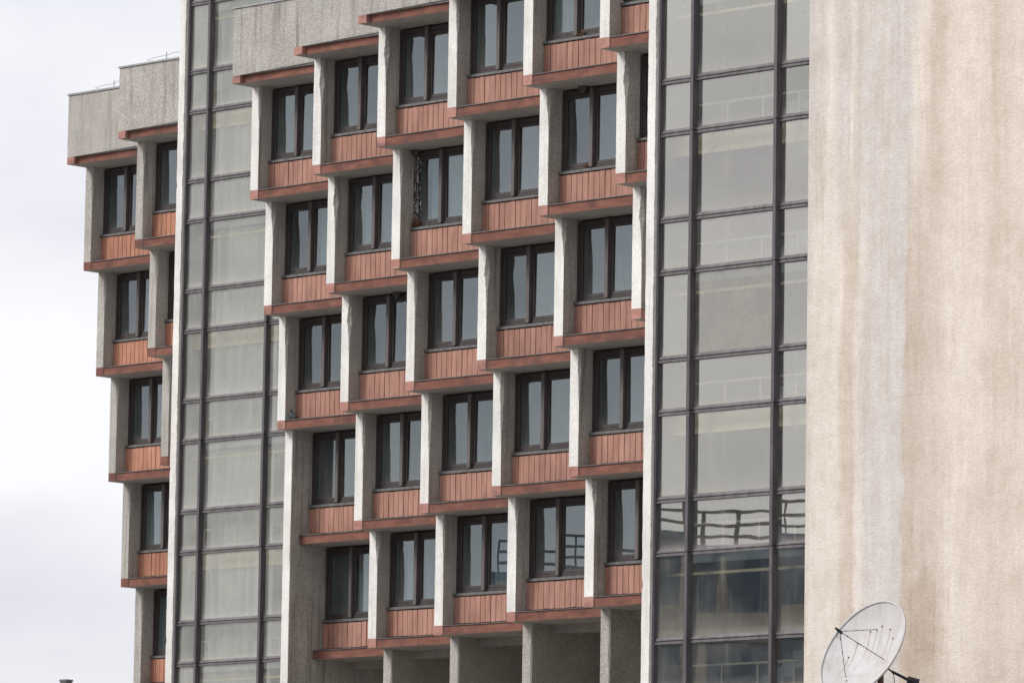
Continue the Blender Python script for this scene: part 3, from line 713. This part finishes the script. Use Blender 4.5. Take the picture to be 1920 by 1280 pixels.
# droppings on the jamb and pane of that window
rnd = random.Random(4); bm = bmesh.new()
for i in range(170):
    z = rnd.uniform(1.15, 2.85); x = .40+rnd.gauss(0, .035)+(.10 if rnd.random() < .4 else 0)*rnd.random()-0.04*(2.85-z)*.5; h = rnd.uniform(.01, .09); ww = rnd.uniform(.003, .011)
    y = WY-0.004-rnd.uniform(0, .002) if x < .375 else (WY+.012 if x < .458 else WY+.040)
    box(bm, x, x+ww, y-.002, y, z, z+h)
wd_ = [o for o in cw.children if o.name.startswith('window') and (wloc(o)-sill_pt('c3', 2, 0, 0, 0)).length < .01][0]
link('droppings', mesh('droppings', bm, [M_DROP]), wd_, sill_pt('c3', 2, 0, 0, 0))['kind'] = 'stuff'
# pigeon: one lofted body
bm = bmesh.new(); R = []
prof = ((-.19, .05, .012, .010), (-.12, .065, .03, .018), (-.06, .09, .055, .05), (0, .115, .07, .068), (.06, .135, .066, .064), (.10, .17, .045, .045), (.125, .215, .030, .032), (.145, .245, .031, .030), (.17, .247, .022, .020), (.185, .24, .008, .008), (.205, .233, .003, .003))
for x, z, a, b in prof: R.append([bm.verts.new((x, a*math.cos(t), z+b*math.sin(t))) for t in [k*6.283/12 for k in range(12)]])
for A, B in zip(R, R[1:]):
    for k in range(12): bm.faces.new((A[k], A[(k+1) % 12], B[(k+1) % 12], B[k]))
bm.faces.new(R[0][::-1]); bm.faces.new(R[-1])
for s in (-.025, .025): tube(bm, [(.01, s, 0.0), (.01, s, .07)], .006, 6)
N = NT('pigeon_plumage'); s_ = sep(N, N.n('ShaderNodeTexCoord').outputs['Object'])
M_PIG = N.surf(N.ramp(N.math('ADD', N.math('MULTIPLY', s_[0], 2.0), N.math('MULTIPLY', N.noise(30), .3)), (0.05, (0.10, 0.10, 0.12)), (0.25, (0.30, 0.31, 0.34)), (0.42, (0.05, 0.06, 0.08))), .7)
pg = link('pigeon', mesh('pigeon', bm, [M_PIG], smooth=True), None, sill_pt('c1', 3, .42, .20, .243)); pg.rotation_euler.z = math.radians(-75)
tag(pg, 'grey pigeon perched on the red ledge at the lower left of the middle wing', 'pigeon')

# ---------------------------------------------------------------- building across the street (seen in the glass), and a far chimney
es_, et_ = Vector((.72, -.69, 0)).normalized(), Vector((-.69, -.72, 0)).normalized()
ob = link('facing_building', None, None, et_*86+es_*42+Vector((0, 0, GROUND))); tag(ob, 'dark glazed block across the street with pale floor bands and a roof railing', 'building')
rz = math.atan2(es_.y, es_.x)
def part_rot(name, bm, mats, parent, kindv=None):
    o = link(name, mesh(name, bm, mats), parent, parent.location); o.rotation_euler.z = rz; return o
M_FAC = plain('dark_facade', (0.050, 0.085, 0.15), .4); M_BAND = plain('pale_floor_band', (0.30, 0.265, 0.23)); M_STEEL = plain('roof_rail_steel', (0.11, 0.095, 0.08))
top = 22.1
bm = bmesh.new(); box(bm, -33, 40, -14, 0, 0, top); part_rot('wall', bm, [M_FAC], ob)
for k in range(7):
    bm = bmesh.new(); z = top-2.2-k*2.9; box(bm, -33.1, 40.1, .001, .25, z-1.05, z); part_rot('floor_band', bm, [M_BAND], ob)
for k in range(24):
    bm = bmesh.new(); box(bm, -33+k*3.05, -33+k*3.05+.35, .002, .18, 0, top-.1); part_rot('pilaster', bm, [M_BAND], ob)
bm = bmesh.new(); box(bm, -33.3, 40.3, -14.3, .3, top+.001, top+.25); part_rot('roof', bm, [M_FAC], ob)
for z in (.62, 1.05, 1.55):
    bm = bmesh.new(); box(bm, -33, 40, -.2, -.1, top+z-.05, top+z+.06); part_rot('rail', bm, [M_STEEL], ob)
bm = bmesh.new()
x = -33
while x < 40: box(bm, x, x+(.16 if int(x*3) % 4 == 0 else .07), -.19, -.11, top+.25, top+1.5); x += 1.3
o = part_rot('rail_posts', bm, [M_STEEL], ob); o['kind'] = 'stuff'
d = px_ray(124, 1274.6); P = CAM_LOC + d*235
nb = link('neighbour_house', None, None, (P.x, P.y, GROUND)); tag(nb, 'grey chimney of a distant house at the lower left edge', 'building')
bm = bmesh.new(); box(bm, -5, 5, -5, 5, 0, P.z-GROUND-1.6); link('wall', mesh('wall', bm, [M_PLAST]), nb, nb.location)
hz = P.z-GROUND
bm = bmesh.new(); box(bm, -5.3, 5.3, -5.3, 5.3, hz-1.599, hz-1.4); rf = link('roof', mesh('roof', bm, [M_ROOF]), nb, nb.location)
bm = bmesh.new(); box(bm, -.17, .17, -.17, .17, hz-1.4, hz-.06); box(bm, -.2, .2, -.2, .2, hz-.0599, hz+.03); link('chimney', mesh('chimney', bm, [M_SILL]), rf, nb.location)
